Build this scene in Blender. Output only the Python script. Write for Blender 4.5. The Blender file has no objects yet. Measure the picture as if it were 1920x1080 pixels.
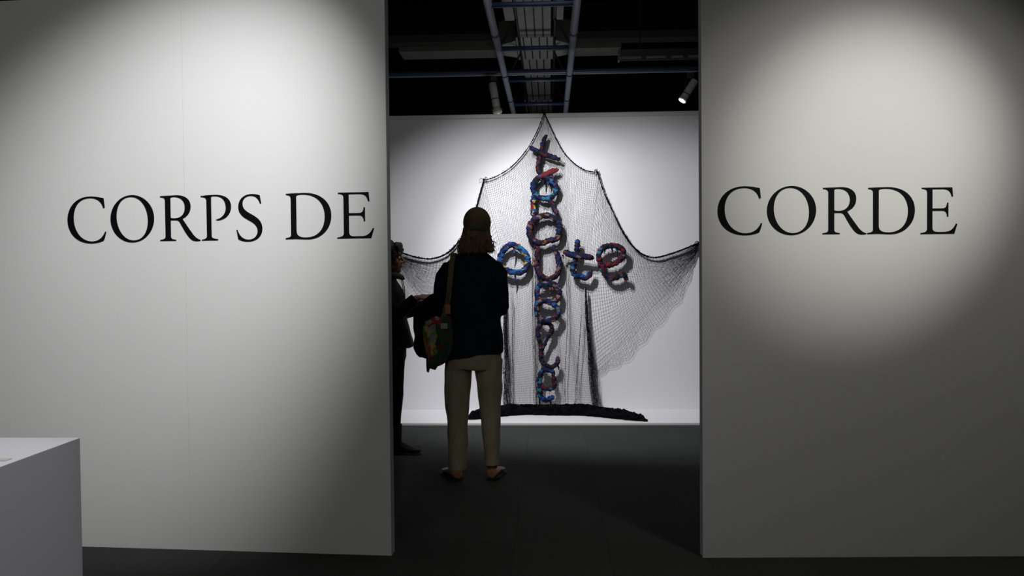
import bpy, bmesh, math, random
import numpy as np
from mathutils import Vector, Matrix, noise
random.seed(7)
S = bpy.context.scene
COL = S.collection

# ------------------------------------------------------------------ camera
FPX, CAMH = 1600.0, 1.35
YAW, PITCH, ROLL = math.atan(71/1600), math.atan(40/1600), -0.009
cam_d = bpy.data.cameras.new('camera')
cam_d.sensor_width = 36.0
cam_d.lens = 36.0*FPX/1920
cam_d.clip_start = 0.05
cam = bpy.data.objects.new('camera', cam_d)
COL.objects.link(cam)
RM = Matrix.Rotation(YAW, 3, 'Z') @ Matrix.Rotation(math.pi/2-PITCH, 3, 'X') @ Matrix.Rotation(ROLL, 3, 'Z')
cam.matrix_world = Matrix.Translation((0, 0, CAMH)) @ RM.to_4x4()
S.camera = cam
CP = Vector((0, 0, CAMH))

# ------------------------------------------------------------------ world, exposure
S.view_settings.view_transform = 'Standard'
S.view_settings.look = 'None'
S.view_settings.gamma = 1
S.view_settings.use_curve_mapping = False
S.view_settings.exposure = 0.0
w = bpy.data.worlds.new('dim_hall')
w.use_nodes = True
w.node_tree.nodes['Background'].inputs[0].default_value = (0.75, 0.85, 1.0, 1)
w.node_tree.nodes['Background'].inputs[1].default_value = 0.004
S.world = w

def spot(name, loc, target, power, angle, blend, radius=0.03, color=(1, 1, 1)):
    d = bpy.data.lights.new(name, 'SPOT')
    d.energy = power; d.spot_size = math.radians(angle); d.spot_blend = blend
    d.shadow_soft_size = radius; d.color = color
    o = bpy.data.objects.new(name, d); COL.objects.link(o)
    o.location = loc
    o.rotation_euler = (Vector(target)-Vector(loc)).to_track_quat('-Z', 'Y').to_euler()
    return o
# the gallery's ceiling spots: one per entrance panel, two on the net, one on the plinth
spot('spot_left_panel', (-0.435, 1.875, 3.741), (-1.833, 4.013, 1.513), 462, 42.37, 1.0, 0.04, (0.985, 0.99, 1.0))
spot('spot_right_panel', (1.453, 2.546, 3.657), (1.52, 3.963, 0.369), 55, 70.5, 0.705, 0.12, (1, 0.985, 0.92))
spot('spot_right_letters', (2.18, 1.409, 2.955), (1.463, 3.961, 1.804), 189, 30.46, 0.99, 0.04, (1, 0.985, 0.92))
spot('spot_net_right', (-0.585, 6.00, 2.80), (0.694, 7.90, 0.6), 152, 89.9, 0.571, 0.025, (0.98, 0.97, 1.0))
spot('spot_net_left', (-0.502, 6.00, 3.173), (-0.344, 7.90, 0.677), 188, 88.6, 1.0, 0.025, (0.98, 0.97, 1.0))
spot('spot_plinth', (-0.75, 1.45, 3.3), (-1.55, 1.55, 0.9), 135, 44, 0.6, 0.05, (0.97, 0.96, 1.0))
ld = bpy.data.lights.new('gallery_fill', 'AREA'); ld.shape = 'DISK'; ld.size = 2.4; ld.energy = 6.5; ld.spread = math.radians(95); ld.color = (1, .99, .95)  # added soft fill behind the camera, lifts the left panel and visitors' backs
lo_ = bpy.data.objects.new('gallery_fill', ld); COL.objects.link(lo_); lo_.location = (-1.0, -0.6, 3.3)
lo_.rotation_euler = (Vector((-1.9, 4, 1.5))-Vector((-1.0, -0.6, 3.3))).to_track_quat('-Z', 'Y').to_euler()
ld2 = bpy.data.lights.new('net_room_fill', 'AREA'); ld2.shape = 'DISK'; ld2.size = 1.6; ld2.energy = 5; ld2.color = (1, .98, .95)  # added fill disc, lifts the dim parts of the far wall
lo2 = bpy.data.objects.new('net_room_fill', ld2); COL.objects.link(lo2); lo2.location = (0.2, 5.6, 3.7)
lo2.rotation_euler = (Vector((0, 7.7, 1.9))-Vector((0.2, 5.6, 3.7))).to_track_quat('-Z', 'Y').to_euler()
# added unseen uplight that brightens the truss and duct behind the far wall
spot('fill_behind_wall', (0.1, 9.2, 1.0), (0.0, 9.6, 4.0), 60, 150, 0.9, 0.3, (0.95, 0.97, 1.0))

# ------------------------------------------------------------------ photo-ray helpers
def ray(px, py):
    d = Vector(((px-960)/FPX, -(py-540)/FPX, -1))
    return (RM @ d).normalized()
def on_z(px, py, z=0.0):
    d = ray(px, py); t = (z-CAMH)/d.z
    return CP + d*t
def on_y(px, py, Y):
    d = ray(px, py)
    return CP + d*(Y/d.y)
def on_plane(px, py, p0, n):
    d = ray(px, py)
    return CP + d*((p0-CP).dot(n)/d.dot(n))

# ------------------------------------------------------------------ materials
def mat(name, color, rough=0.6, metal=0.0, noise_scale=None, noise_amt=0.0, bump=0.0, bump_scale=80, spec=0.5, coat=0):
    m = bpy.data.materials.new(name); m.use_nodes = True
    nt = m.node_tree; b = nt.nodes['Principled BSDF']
    b.inputs['Base Color'].default_value = (*color, 1)
    b.inputs['Roughness'].default_value = rough
    b.inputs['Metallic'].default_value = metal
    b.inputs['Specular IOR Level'].default_value = spec
    tc = nt.nodes.new('ShaderNodeTexCoord')
    if noise_scale:
        n = nt.nodes.new('ShaderNodeTexNoise'); n.inputs['Scale'].default_value = noise_scale
        n.inputs['Detail'].default_value = 4
        r = nt.nodes.new('ShaderNodeValToRGB')
        lo = [max(0, c*(1-noise_amt)) for c in color]; hi = [min(1, c*(1+noise_amt)) for c in color]
        r.color_ramp.elements[0].color = (*lo, 1); r.color_ramp.elements[1].color = (*hi, 1)
        r.color_ramp.elements[0].position = .3; r.color_ramp.elements[1].position = .7
        nt.links.new(tc.outputs['Object'], n.inputs['Vector'])
        nt.links.new(n.outputs['Fac'], r.inputs['Fac'])
        nt.links.new(r.outputs['Color'], b.inputs['Base Color'])
    if bump:
        n2 = nt.nodes.new('ShaderNodeTexNoise'); n2.inputs['Scale'].default_value = bump_scale
        bp = nt.nodes.new('ShaderNodeBump'); bp.inputs['Strength'].default_value = bump
        bp.inputs['Distance'].default_value = 0.002
        nt.links.new(tc.outputs['Object'], n2.inputs['Vector'])
        nt.links.new(n2.outputs['Fac'], bp.inputs['Height'])
        nt.links.new(bp.outputs['Normal'], b.inputs['Normal'])
    return m

def patch_mat(name, palette, scale=30, stretch=(1, 1, 1), rough=0.85):
    """patchwork of printed rags: voronoi cells coloured from a palette"""
    m = bpy.data.materials.new(name); m.use_nodes = True
    nt = m.node_tree; b = nt.nodes['Principled BSDF']; b.inputs['Roughness'].default_value = rough
    b.inputs['Specular IOR Level'].default_value = 0.2
    tc = nt.nodes.new('ShaderNodeTexCoord'); mp = nt.nodes.new('ShaderNodeMapping')
    mp.inputs['Scale'].default_value = stretch
    nz = nt.nodes.new('ShaderNodeTexNoise'); nz.inputs['Scale'].default_value = scale*.8
    mx = nt.nodes.new('ShaderNodeVectorMath'); mx.operation = 'MULTIPLY_ADD'
    mx.inputs[1].default_value = (.05, .05, .05)
    v = nt.nodes.new('ShaderNodeTexVoronoi'); v.inputs['Scale'].default_value = scale
    sp = nt.nodes.new('ShaderNodeSeparateColor')
    r = nt.nodes.new('ShaderNodeValToRGB'); r.color_ramp.interpolation = 'CONSTANT'
    e = r.color_ramp.elements
    n = len(palette)
    while len(e) < n: e.new(0.5)
    for i, c in enumerate(palette):
        e[i].position = i/n; e[i].color = (*c, 1)
    L = nt.links.new
    L(tc.outputs['Object'], mp.inputs['Vector']); L(mp.outputs['Vector'], nz.inputs['Vector'])
    L(nz.outputs['Color'], mx.inputs[0]); L(mp.outputs['Vector'], mx.inputs[2])
    L(mx.outputs['Vector'], v.inputs['Vector']); L(v.outputs['Color'], sp.inputs[0])
    L(sp.outputs[0], r.inputs['Fac']); L(r.outputs['Color'], b.inputs['Base Color'])
    return m

M = {}
M['wall'] = mat('white_paint', (0.80, 0.80, 0.79), 0.75, noise_scale=1.3, noise_amt=0.012, bump=0.15, bump_scale=220, spec=.25)
M['far_wall'] = mat('white_paint_back', (0.80, 0.80, 0.82), 0.8, noise_scale=1.1, noise_amt=0.015, bump=0.12, bump_scale=200, spec=.2)
M['trim'] = mat('cream_trim_paint', (0.72, 0.71, 0.68), 0.6)
M['vinyl'] = mat('black_vinyl', (0.004, 0.004, 0.006), 0.6, spec=.08)
M['carpet'] = mat('charcoal_carpet', (0.050, 0.052, 0.050), 0.95, noise_scale=260, noise_amt=0.35, bump=0.9, bump_scale=420, spec=.1)
M['carpet2'] = mat('charcoal_carpet_cross', (0.047, 0.049, 0.047), 0.95, noise_scale=240, noise_amt=0.35, bump=0.9, bump_scale=420, spec=.1)
M['plinth'] = mat('white_plinth_paint', (0.78, 0.78, 0.80), 0.6, noise_scale=2, noise_amt=0.01, bump=.05)
M['black'] = mat('black_ceiling_paint', (0.006, 0.006, 0.007), 0.9, spec=.1)
M['blue'] = mat('blue_painted_steel', (0.24, 0.265, 0.31), 0.4, spec=.5)
M['navy'] = mat('dark_blue_steel', (0.018, 0.035, 0.085), 0.45)
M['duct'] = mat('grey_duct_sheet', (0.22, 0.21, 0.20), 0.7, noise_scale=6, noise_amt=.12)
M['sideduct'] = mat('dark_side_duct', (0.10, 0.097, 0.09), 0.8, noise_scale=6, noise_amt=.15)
M['darkmetal'] = mat('dark_metal', (0.02, 0.02, 0.022), 0.5)
M['chrome'] = mat('brushed_lamp_body', (0.75, 0.75, 0.73), 0.4, metal=.1)
M['glass'] = mat('frosted_lamp_glass', (0.6, 0.58, 0.52), 0.3)
M['string'] = mat('black_net_twine', (0.014, 0.014, 0.017), 0.9, spec=.1)
M['rope'] = mat('black_edge_rope', (0.0045, 0.0045, 0.0055), 0.95, noise_scale=60, noise_amt=.5, bump=.5, spec=.06)
M['skin'] = mat('skin', (0.23, 0.11, 0.07), 0.7, noise_scale=12, noise_amt=.08)
M['hair_b'] = mat('light_brown_hair', (0.17, 0.085, 0.035), 0.5, noise_scale=50, noise_amt=.4)
M['hair_d'] = mat('dark_brown_hair', (0.030, 0.013, 0.008), 0.6, noise_scale=50, noise_amt=.4)
M['cap'] = mat('olive_cap_cloth', (0.13, 0.10, 0.045), 0.9, noise_scale=40, noise_amt=.12, bump=.3)
M['capstrap'] = mat('green_cap_strap', (0.035, 0.075, 0.03), 0.8)
M['navycloth'] = mat('navy_jacket_cloth', (0.010, 0.014, 0.030), 0.9, noise_scale=60, noise_amt=.2, bump=.4, bump_scale=300, spec=.15)
M['blackcloth'] = mat('black_cloth', (0.010, 0.010, 0.012), 0.9, noise_scale=40, noise_amt=.2, bump=.4, bump_scale=300, spec=.15)
M['khaki'] = mat('beige_trouser_cotton', (0.38, 0.33, 0.22), 0.9, noise_scale=8, noise_amt=.08, bump=.4, bump_scale=350, spec=.1)
M['olive'] = mat('olive_collar_cloth', (0.06, 0.045, 0.02), 0.9, noise_scale=20, noise_amt=.2)
M['leather'] = mat('tan_leather', (0.36, 0.15, 0.06), 0.5, noise_scale=20, noise_amt=.2)
M['boot'] = mat('dark_boot_leather', (0.016, 0.015, 0.013), 0.7)
M['sole'] = mat('black_rubber_sole', (0.012, 0.012, 0.012), 0.8)
M['eye'] = mat('eye_white', (0.6, 0.58, 0.55), 0.2)
M['iris'] = mat('eye_iris', (0.03, 0.02, 0.015), 0.2)
M['lips'] = mat('lips', (0.33, 0.10, 0.09), 0.5)
M['paper'] = mat('cream_paper', (0.62, 0.60, 0.55), 0.8)
M['cream'] = mat('cream_cloth_tag', (0.42, 0.38, 0.26), 0.9)
em = bpy.data.materials.new('lit_lamp_face'); em.use_nodes = True
eb = em.node_tree.nodes['Principled BSDF']
eb.inputs['Emission Color'].default_value = (1, .93, .8, 1); eb.inputs['Emission Strength'].default_value = 3
M['lit'] = em
B1, B2, B3 = (.006, .015, .075), (.010, .06, .22), (.007, .008, .022)
K, R1, R2, Yl, G1, T1, W1, P1, O1 = (.008, .007, .011), (.17, .009, .012), (.055, .008, .014), (.40, .27, .03), (.012, .07, .05), (.02, .12, .19), (.15, .16, .19), (.17, .085, .075), (.13, .05, .02)
PAL = {
 'dark': [K, B3, R2, K, B1, (.06, .03, .06), K, B3],
 'blue': [B1, B2, B3, K, T1, B1, R2, B1, B3, K],
 'mix': [B1, K, B3, P1, R2, B1, K, B3, O1, B1, B3, R2],
 'sky': [B2, T1, B1, B3, Yl, B1, B2, B2, R1, B1],
 'red': [R1, K, R1, B3, R2, T1, B3, R2, B1, K],
 'book': [B1, P1, B3, B2, P1, R2, B3, K, T1, B1],
}
for k_, v_ in PAL.items():
    M['rag_'+k_] = patch_mat('printed_rags_'+k_, v_, 27, (1, 1, 1.5))
M['rag_redcloth'] = mat('red_rag', (0.10, 0.007, 0.008), .9, noise_scale=30, noise_amt=.3)
M['bag'] = patch_mat('printed_bag_cloth', [(.12, .30, .05), (.20, .42, .08), (.07, .17, .05), (.50, .08, .04), (.14, .34, .06), (.6, .42, .08), (.30, .30, .36), (.10, .26, .06)], 52, (1, 1, .6))
M['bagred'] = patch_mat('bag_red_print', [(.40, .03, .03), (.30, .02, .03), (.50, .04, .04), (.4, .4, .42), (.44, .03, .03)], 40)
M['bagdark'] = patch_mat('bag_dark_print', [(.03, .08, .05), (.04, .09, .04), (.18, .03, .02), (.03, .06, .07), (.05, .10, .04)], 40)
M['strap'] = mat('woven_olive_strap', (.13, .11, .05), .9, noise_scale=90, noise_amt=.5)

# ------------------------------------------------------------------ mesh helpers
def obj(name, vf, m, parent=None, smooth=False):
    me = bpy.data.meshes.new(name)
    v, f = vf
    me.from_pydata([tuple(p) for p in v], [], [tuple(q) for q in f])
    if smooth: me.polygons.foreach_set('use_smooth', [True]*len(me.polygons))
    me.materials.append(m)
    me.update()
    o = bpy.data.objects.new(name, me); COL.objects.link(o)
    if parent: o.parent = parent
    return o
def tag(o, label, cat, group=None, kind=None):
    o['label'] = label; o['category'] = cat
    if group: o['group'] = group
    if kind: o['kind'] = kind
    return o
def thing(name, label, cat, loc=(0, 0, 0), rz=0, group=None):
    o = bpy.data.objects.new(name, None); COL.objects.link(o)
    o.empty_display_size = .1
    o.location = loc; o.rotation_euler = (0, 0, rz)
    return tag(o, label, cat, group)
def struct(name, vf, m, parent=None):
    o = obj(name, vf, m, parent)
    if not parent: o['kind'] = 'structure'
    return o
def join(*parts):
    V, F = [], []
    for v, f in parts:
        n = len(V); V += [Vector(p) for p in v]; F += [tuple(i+n for i in q) for q in f]
    return V, F
def box(x0, x1, y0, y1, z0, z1, bev=0.0):
    bm = bmesh.new()
    bmesh.ops.create_cube(bm, size=1)
    for v in bm.verts:
        v.co = Vector(((x0+x1)/2+v.co.x*(x1-x0), (y0+y1)/2+v.co.y*(y1-y0), (z0+z1)/2+v.co.z*(z1-z0)))
    if bev:
        bmesh.ops.bevel(bm, geom=bm.edges[:], offset=bev, segments=2, affect='EDGES', profile=.5)
    bm.verts.ensure_lookup_table()
    r = [v.co.copy() for v in bm.verts], [tuple(v.index for v in f.verts) for f in bm.faces]
    bm.free(); return r
def prism(poly, h0, h1):
    """vertical prism over a floor polygon"""
    n = len(poly)
    V = [Vector((p[0], p[1], h0)) for p in poly]+[Vector((p[0], p[1], h1)) for p in poly]
    F = [tuple(reversed(range(n))), tuple(range(n, 2*n))]+[(i, (i+1) % n, n+(i+1) % n, n+i) for i in range(n)]
    return V, F
def tube(pts, rad, n=12, ref=None, cap=True, dome=True):
    """tapered closed tube; rad: number, list, or list of (a,b) with a along ref"""
    pts = [Vector(p) for p in pts]
    if not isinstance(rad, (list, tuple)): rad = [rad]*len(pts)
    rad = [r if isinstance(r, (list, tuple)) else (r, r) for r in rad]
    V, F = [], []
    prev = Vector(ref) if ref else None
    m = len(pts)
    for i, p in enumerate(pts):
        t = (pts[min(i+1, m-1)]-pts[max(i-1, 0)]).normalized()
        if prev is None: prev = Vector((0, 0, 1)) if abs(t.z) < .9 else Vector((1, 0, 0))
        a = (prev - t*prev.dot(t))
        a = a.normalized() if a.length > 1e-6 else t.orthogonal().normalized()
        if not ref: prev = a
        b = t.cross(a)
        ra, rb = rad[i]
        for k in range(n):
            c, s = math.cos(2*math.pi*k/n), math.sin(2*math.pi*k/n)
            V.append(p+a*(c*ra)+b*(s*rb))
    for i in range(m-1):
        for k in range(n):
            F.append((i*n+k, i*n+(k+1) % n, (i+1)*n+(k+1) % n, (i+1)*n+k))
    if cap:
        for e, sgn in ((0, -1), (m-1, 1)):
            j = 1 if e == 0 else m-2
            t = (pts[e]-pts[j]).normalized()
            V.append(pts[e]+t*(min(rad[e])*(.6 if dome else 0)))
            c = len(V)-1
            for k in range(n):
                q = (e*n+k, e*n+(k+1) % n, c)
                F.append(tuple(reversed(q)) if sgn < 0 else q)
    return V, F
def stack(rings, n=28, pw=2.2):
    """rings: (z, cx, cy, rx, ry[, slope]) from low to high, closed"""
    V, F = [], []
    for r in rings:
        z, cx, cy, rx, ry = r[:5]; sl = r[5] if len(r) > 5 else 0
        for k in range(n):
            a = 2*math.pi*k/n
            c, s = math.cos(a), math.sin(a)
            c = math.copysign(abs(c)**(2/pw), c); s = math.copysign(abs(s)**(2/pw), s)
            V.append(Vector((cx+c*rx, cy+s*ry, z+sl*c*rx)))
    m = len(rings)
    for i in range(m-1):
        for k in range(n):
            F.append((i*n+k, i*n+(k+1) % n, (i+1)*n+(k+1) % n, (i+1)*n+k))
    F.append(tuple(reversed(range(n)))); F.append(tuple(range((m-1)*n, m*n)))
    return V, F
def ell(c, r, rot=None, nu=16, nv=10):
    V, F = [], []
    c = Vector(c)
    for j in range(1, nv):
        th = math.pi*j/nv
        for k in range(nu):
            a = 2*math.pi*k/nu
            p = Vector((math.sin(th)*math.cos(a)*r[0], math.sin(th)*math.sin(a)*r[1], math.cos(th)*r[2]))
            V.append(c+(rot @ p if rot else p))
    for j in range(nv-2):
        for k in range(nu):
            F.append((j*nu+k, (j+1)*nu+k, (j+1)*nu+(k+1) % nu, j*nu+(k+1) % nu))
    for s, row in ((1, 0), (-1, nv-2)):
        p = Vector((0, 0, s*r[2])); V.append(c+(rot @ p if rot else p)); t = len(V)-1
        for k in range(nu):
            q = (row*nu+k, row*nu+(k+1) % nu, t)
            F.append(q if s > 0 else tuple(reversed(q)))
    return V, F
def fused(parts, voxel=0.007, smooth=4, wrinkle=0.0, wscale=(9, 9, 5), clip=None):
    """join closed shapes into one continuous skin"""
    V, F = join(*parts)
    me = bpy.data.meshes.new('tmp'); me.from_pydata([tuple(p) for p in V], [], F)
    o = bpy.data.objects.new('tmp', me); COL.objects.link(o)
    r = o.modifiers.new('r', 'REMESH'); r.mode = 'VOXEL'; r.voxel_size = voxel
    if smooth:
        s = o.modifiers.new('s', 'SMOOTH'); s.iterations = smooth; s.factor = .5
    dg = bpy.context.evaluated_depsgraph_get()
    ev = o.evaluated_get(dg).to_mesh()
    V = [v.co.copy() for v in ev.vertices]; F = [tuple(p.vertices) for p in ev.polygons]
    if wrinkle:
        N = [v.normal.copy() for v in ev.vertices]
        for i, v in enumerate(V):
            q = Vector((v.x*wscale[0], v.y*wscale[1], v.z*wscale[2]))
            d = noise.noise(q)+.5*noise.noise(q*2.3+Vector((5, 1, 2)))
            V[i] = v+N[i]*(wrinkle*d)
    o.evaluated_get(dg).to_mesh_clear()
    bpy.data.objects.remove(o); bpy.data.meshes.remove(me)
    return V, F
def catmull(P, per=8, closed=False):
    P = [np.array(p, float) for p in P]; n = len(P); out = []
    rng = range(n) if closed else range(n-1)
    for i in rng:
        g = (lambda j: P[j % n]) if closed else (lambda j: P[min(max(j, 0), n-1)])
        a, b, c, d = g(i-1), g(i), g(i+1), g(i+2)
        for k in range(per):
            t = k/per
            out.append(.5*((2*b)+(c-a)*t+(2*a-5*b+4*c-d)*t*t+(3*b-a-3*c+d)*t**3))
    if not closed: out.append(P[-1])
    return np.array(out)
def resample(P, n):
    P = np.asarray(P, float)
    s = np.r_[0, np.cumsum(np.linalg.norm(np.diff(P, axis=0), axis=1))]
    u = np.linspace(0, s[-1], n) if np.isscalar(n) else np.asarray(n)*s[-1]
    return np.stack([np.interp(u, s, P[:, k]) for k in range(P.shape[1])], 1)

# ------------------------------------------------------------------ floor
struct('floor', box(-7, 7, -3, 14, -.10, -.006), M['carpet'])
floor = bpy.data.objects['floor']
TS = 0.45
tv = box(-TS/2+.0004, TS/2-.0004, -TS/2+.0004, TS/2-.0004, -.006, 0, .0005)
tile0 = None
for i in range(-8, 9):
    for j in range(0, 14):
        x, y = .27+.0+i*TS, 1.665+j*TS
        if y > 7.6: continue
        if tile0 is None:
            tile0 = obj('carpet_tile', tv, M['carpet'], floor); t = tile0
            t2m = tile0.data.copy(); t2m.materials[0] = M['carpet2']
        else:
            t = bpy.data.objects.new('carpet_tile', tile0.data if (i+j) % 2 == 0 else t2m); COL.objects.link(t); t.parent = floor
        t.location = (x+TS/2, y, random.uniform(-.0006, .0004))
        if (i+j) % 2: t.rotation_euler = (0, 0, math.pi/2)
struct('ceiling', box(-7, 7, -3, 14, 4.7, 4.8), M['black'])
struct('wall_back', box(-7, 7, 13.6, 13.7, -.006, 4.7), M['black'])
struct('wall_side_left', box(-7, -6.9, -3, 14, -.006, 4.7), M['black'])
struct('wall_side_right', box(6.9, 7, -3, 14, -.006, 4.7), M['black'])

# ------------------------------------------------------------------ entrance panels
La, Lb = on_z(162, 1025), on_z(737-3, 1042)
Ra, Rb = on_z(1318, 1046), on_z(1920, 1043)
def panel_plane(a, b):
    d = (b-a).normalized(); n = Vector((d.y, -d.x, 0))   # towards the camera
    return a, d, n
Lp, Ld, Ln = panel_plane(La, Lb)
Rp, Rd, Rn = panel_plane(Ra, Rb)
WALLH = on_plane(20, 1, Lp, Ln).z
THK = 0.062
def panel(name, a, b, d, n, seam_at=None):
    poly = [a, b, b-n*THK, a-n*THK]
    if seam_at is None:
        return struct(name, prism(poly, 0, WALLH), M['wall'])
    # two boards butted with a hairline joint
    s = a+d*seam_at; g = .0004
    vf = join(prism([a, s-d*g, s-d*g-n*THK, a-n*THK], 0, WALLH), prism([s+d*g, b, b-n*THK, s+d*g-n*THK], 0, WALLH),
              prism([s-d*g-n*.002, s+d*g-n*.002, s+d*g-n*THK, s-d*g-n*THK], 0, WALLH-.001))
    return struct(name, vf, M['wall'])
La0 = La-Ld*1.6
seam = (on_plane(350, 600, Lp, Ln)-La0).dot(Ld)
panel('wall_left', La0, Lb, Ld, Ln, seam)
panel('wall_right', Ra, Rb+Rd*1.2, Rd, Rn)

# ------------------------------------------------------------------ lettering
GL = {
'C': ("M403,88 L411,160 L399,163 C385,110 345,86 290,86 C200,86 149,150 149,238 C149,340 215,412 300,412 C350,412 388,390 411,339 L420,341 C414,368 407,390 398,408 C370,420 335,427 297,427 C180,427 98,355 98,250 C98,145 180,73 290,73 C330,73 370,80 403,88", 98, 420, 1),
'O': ("M453,250 C453,150 535,72 630,72 C727,72 807,150 807,247 C807,350 727,427 630,427 C533,427 453,350 453,250|M502,235 C502,330 560,412 640,412 C710,412 757,355 757,262 C757,165 700,86 622,86 C550,86 502,145 502,235", 453, 807, 1),
'R': ("M857,85 C880,85 900,83 925,83 C950,83 965,81 985,81 C1050,81 1094,110 1094,166 C1094,215 1065,243 1029,257 C1050,290 1075,325 1100,360 C1120,390 1140,408 1168,416 L1168,421 C1150,427 1120,427 1100,415 C1070,395 1040,340 1015,295 C1003,272 995,267 975,267 L937,267 L937,385 C937,405 945,408 977,412 L977,420 L853,420 L853,412 C885,408 895,405 895,380 L895,125 C895,100 885,97 857,94|M937,108 L937,246 C937,250 955,253 975,252 C1020,250 1049,220 1049,172 C1049,125 1020,94 965,94 C945,94 937,98 937,108", 853, 1168, 1),
'D': ("M1182,86 C1210,85 1240,83 1260,83 L1320,82 C1440,82 1517,150 1517,250 C1517,350 1440,422 1345,422 C1300,422 1270,418 1245,418 L1176,420 L1176,411 C1205,408 1217,403 1217,385 L1217,125 C1217,102 1210,98 1182,95|M1258,108 L1258,360 C1258,395 1280,408 1330,408 C1415,408 1468,350 1468,255 C1468,150 1400,94 1310,94 C1280,94 1258,97 1258,108", 1176, 1517, 1),
'E': ("M1565,86 L1784,85 L1790,150 L1780,152 C1770,110 1755,98 1710,98 L1642,98 L1642,236 L1710,236 C1738,236 1744,225 1748,195 L1757,195 L1757,296 L1748,296 C1744,262 1735,253 1710,253 L1642,253 L1642,370 C1642,398 1652,405 1690,405 L1720,405 C1770,405 1790,390 1812,346 L1821,349 L1800,419 L1556,420 L1556,412 C1590,408 1604,403 1604,380 L1604,125 C1604,102 1595,97 1565,94", 1556, 1821, 1),
'P': ("M1567,158 C1600,156 1640,148 1720,148 C1830,148 1888,195 1888,275 C1888,370 1810,418 1740,418 L1725,410 C1790,395 1832,350 1832,285 C1832,205 1790,163 1715,163 C1690,163 1677,165 1677,180 L1677,575 C1677,600 1690,607 1745,613 L1745,626 L1573,627 L1573,617 C1615,610 1628,603 1628,575 L1628,215 C1628,180 1615,175 1567,168", 1565, 1888, 0),
'S': ("M385,140 L400,228 L388,231 C370,175 340,147 292,147 C235,147 204,185 204,232 C204,290 250,315 310,350 C370,385 408,425 408,498 C408,580 345,632 255,632 C215,632 180,620 155,605 L137,505 L147,503 C165,570 205,610 265,610 C320,610 358,570 358,520 C358,455 310,430 250,395 C195,362 160,325 160,265 C160,180 220,128 300,128 C335,128 360,133 385,140", 137, 408, 0),
}
BASE = {'P': (626, 476), 'S': (613, 483)}   # baseline, cap height in tracing units
def glyph(ch):
    """loops in cap-height units, x from 0"""
    path, x0, x1, _ = GL[ch]
    bl, cap = BASE.get(ch, (420, 336))
    loops = []
    for sub in path.split('|'):
        pts = []; toks = sub.replace('M', ' M ').replace('L', ' L ').replace('C', ' C ').split()
        mode = None; buf = []
        for tk in toks:
            if tk in 'MLC': mode = tk; buf = []; continue
            p = tuple(float(q) for q in tk.split(','))
            if mode in 'ML': pts.append(p)
            else:
                buf.append(p)
                if len(buf) == 3:
                    a = pts[-1]; b, c, d = buf; buf = []
                    for k in range(1, 13):
                        t = k/12; s = 1-t
                        pts.append(tuple(s**3*a[i]+3*s*s*t*b[i]+3*s*t*t*c[i]+t**3*d[i] for i in (0, 1)))
        if np.hypot(pts[0][0]-pts[-1][0], pts[0][1]-pts[-1][1]) < 2: pts.pop()
        loops.append([((p[0]-x0)/cap, (bl-p[1])/cap) for p in pts])
    return loops, (x1-x0)/cap
def letter(ch, pxl, pxr, py, cap, P, D, N, label, group):
    a = on_plane(pxl, py, P, N); b = on_plane(pxr, py, P, N)
    loops, wd = glyph(ch)
    sx = (b-a).length/wd
    cu = bpy.data.curves.new('tmp', 'CURVE'); cu.dimensions = '2D'; cu.fill_mode = 'BOTH'; cu.extrude = .0012
    for lp in loops:
        sp = cu.splines.new('POLY'); sp.points.add(len(lp)-1); sp.use_cyclic_u = True
        for i, p in enumerate(lp): sp.points[i].co = (p[0]*sx, p[1]*cap, 0, 1)
    to = bpy.data.objects.new('tmp', cu); COL.objects.link(to)
    dg = bpy.context.evaluated_depsgraph_get()
    me = bpy.data.meshes.new_from_object(to.evaluated_get(dg))
    bpy.data.objects.remove(to); bpy.data.curves.remove(cu)
    me.materials.clear(); me.materials.append(M['vinyl']); me.name = 'wall_letter'
    o = bpy.data.objects.new('wall_letter', me); COL.objects.link(o)
    o.matrix_world = Matrix((( D.x, 0, N.x, a.x+N.x*.0012), (D.y, 0, N.y, a.y+N.y*.0012), (D.z, 1, 0, a.z), (0, 0, 0, 1)))
    tag(o, label, 'letter', group)
k_left = (on_plane(400, 365, Lp, Ln).z-on_plane(400, 451.3, Lp, Ln).z)
LEFT = [('C', 128, 200, 455.2, 'black serif letter C that begins the title on the left panel'),
        ('O', 208.5, 290, 453.3, 'black serif letter O on the left panel, between C and R'),
        ('R', 301, 376.5, 451.8, 'black serif letter R on the left panel, between O and P'),
        ('P', 377.5, 434.5, 450.9, 'black serif letter P with open bowl on the left panel'),
        ('S', 444, 492.5, 450.0, 'black serif letter S, the only S of the title'),
        ('D', 536, 622, 448.7, 'black serif letter D on the left panel, after the word gap'),
        ('E', 632.5, 702, 447.3, 'black serif letter E at the opening edge of left panel')]
for ch, a, b, y, lab in LEFT:
    letter(ch, a, b, y, k_left*.985, Lp, Ld, Ln, lab, 'title letters on the left panel')
k_right = on_plane(1560, 352.0, Rp, Rn).z-on_plane(1560, 439.4, Rp, Rn).z
RIGHT = [('C', 1345.5, 1429, 439.8, 'black serif letter C at the opening edge of right panel'),
         ('O', 1438, 1530, 439.5, 'black serif letter O on the right panel, between C and R'),
         ('R', 1542, 1624.5, 439.3, 'black serif letter R on the right panel, between O and D'),
         ('D', 1626, 1715, 439.1, 'black serif letter D on the right panel, between R and E'),
         ('E', 1725.5, 1794.5, 439.0, 'black serif letter E that ends the title on the right panel')]
for ch, a, b, y, lab in RIGHT:
    letter(ch, a, b, y, k_right, Rp, Rd, Rn, lab, 'title letters on the right panel')

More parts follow.
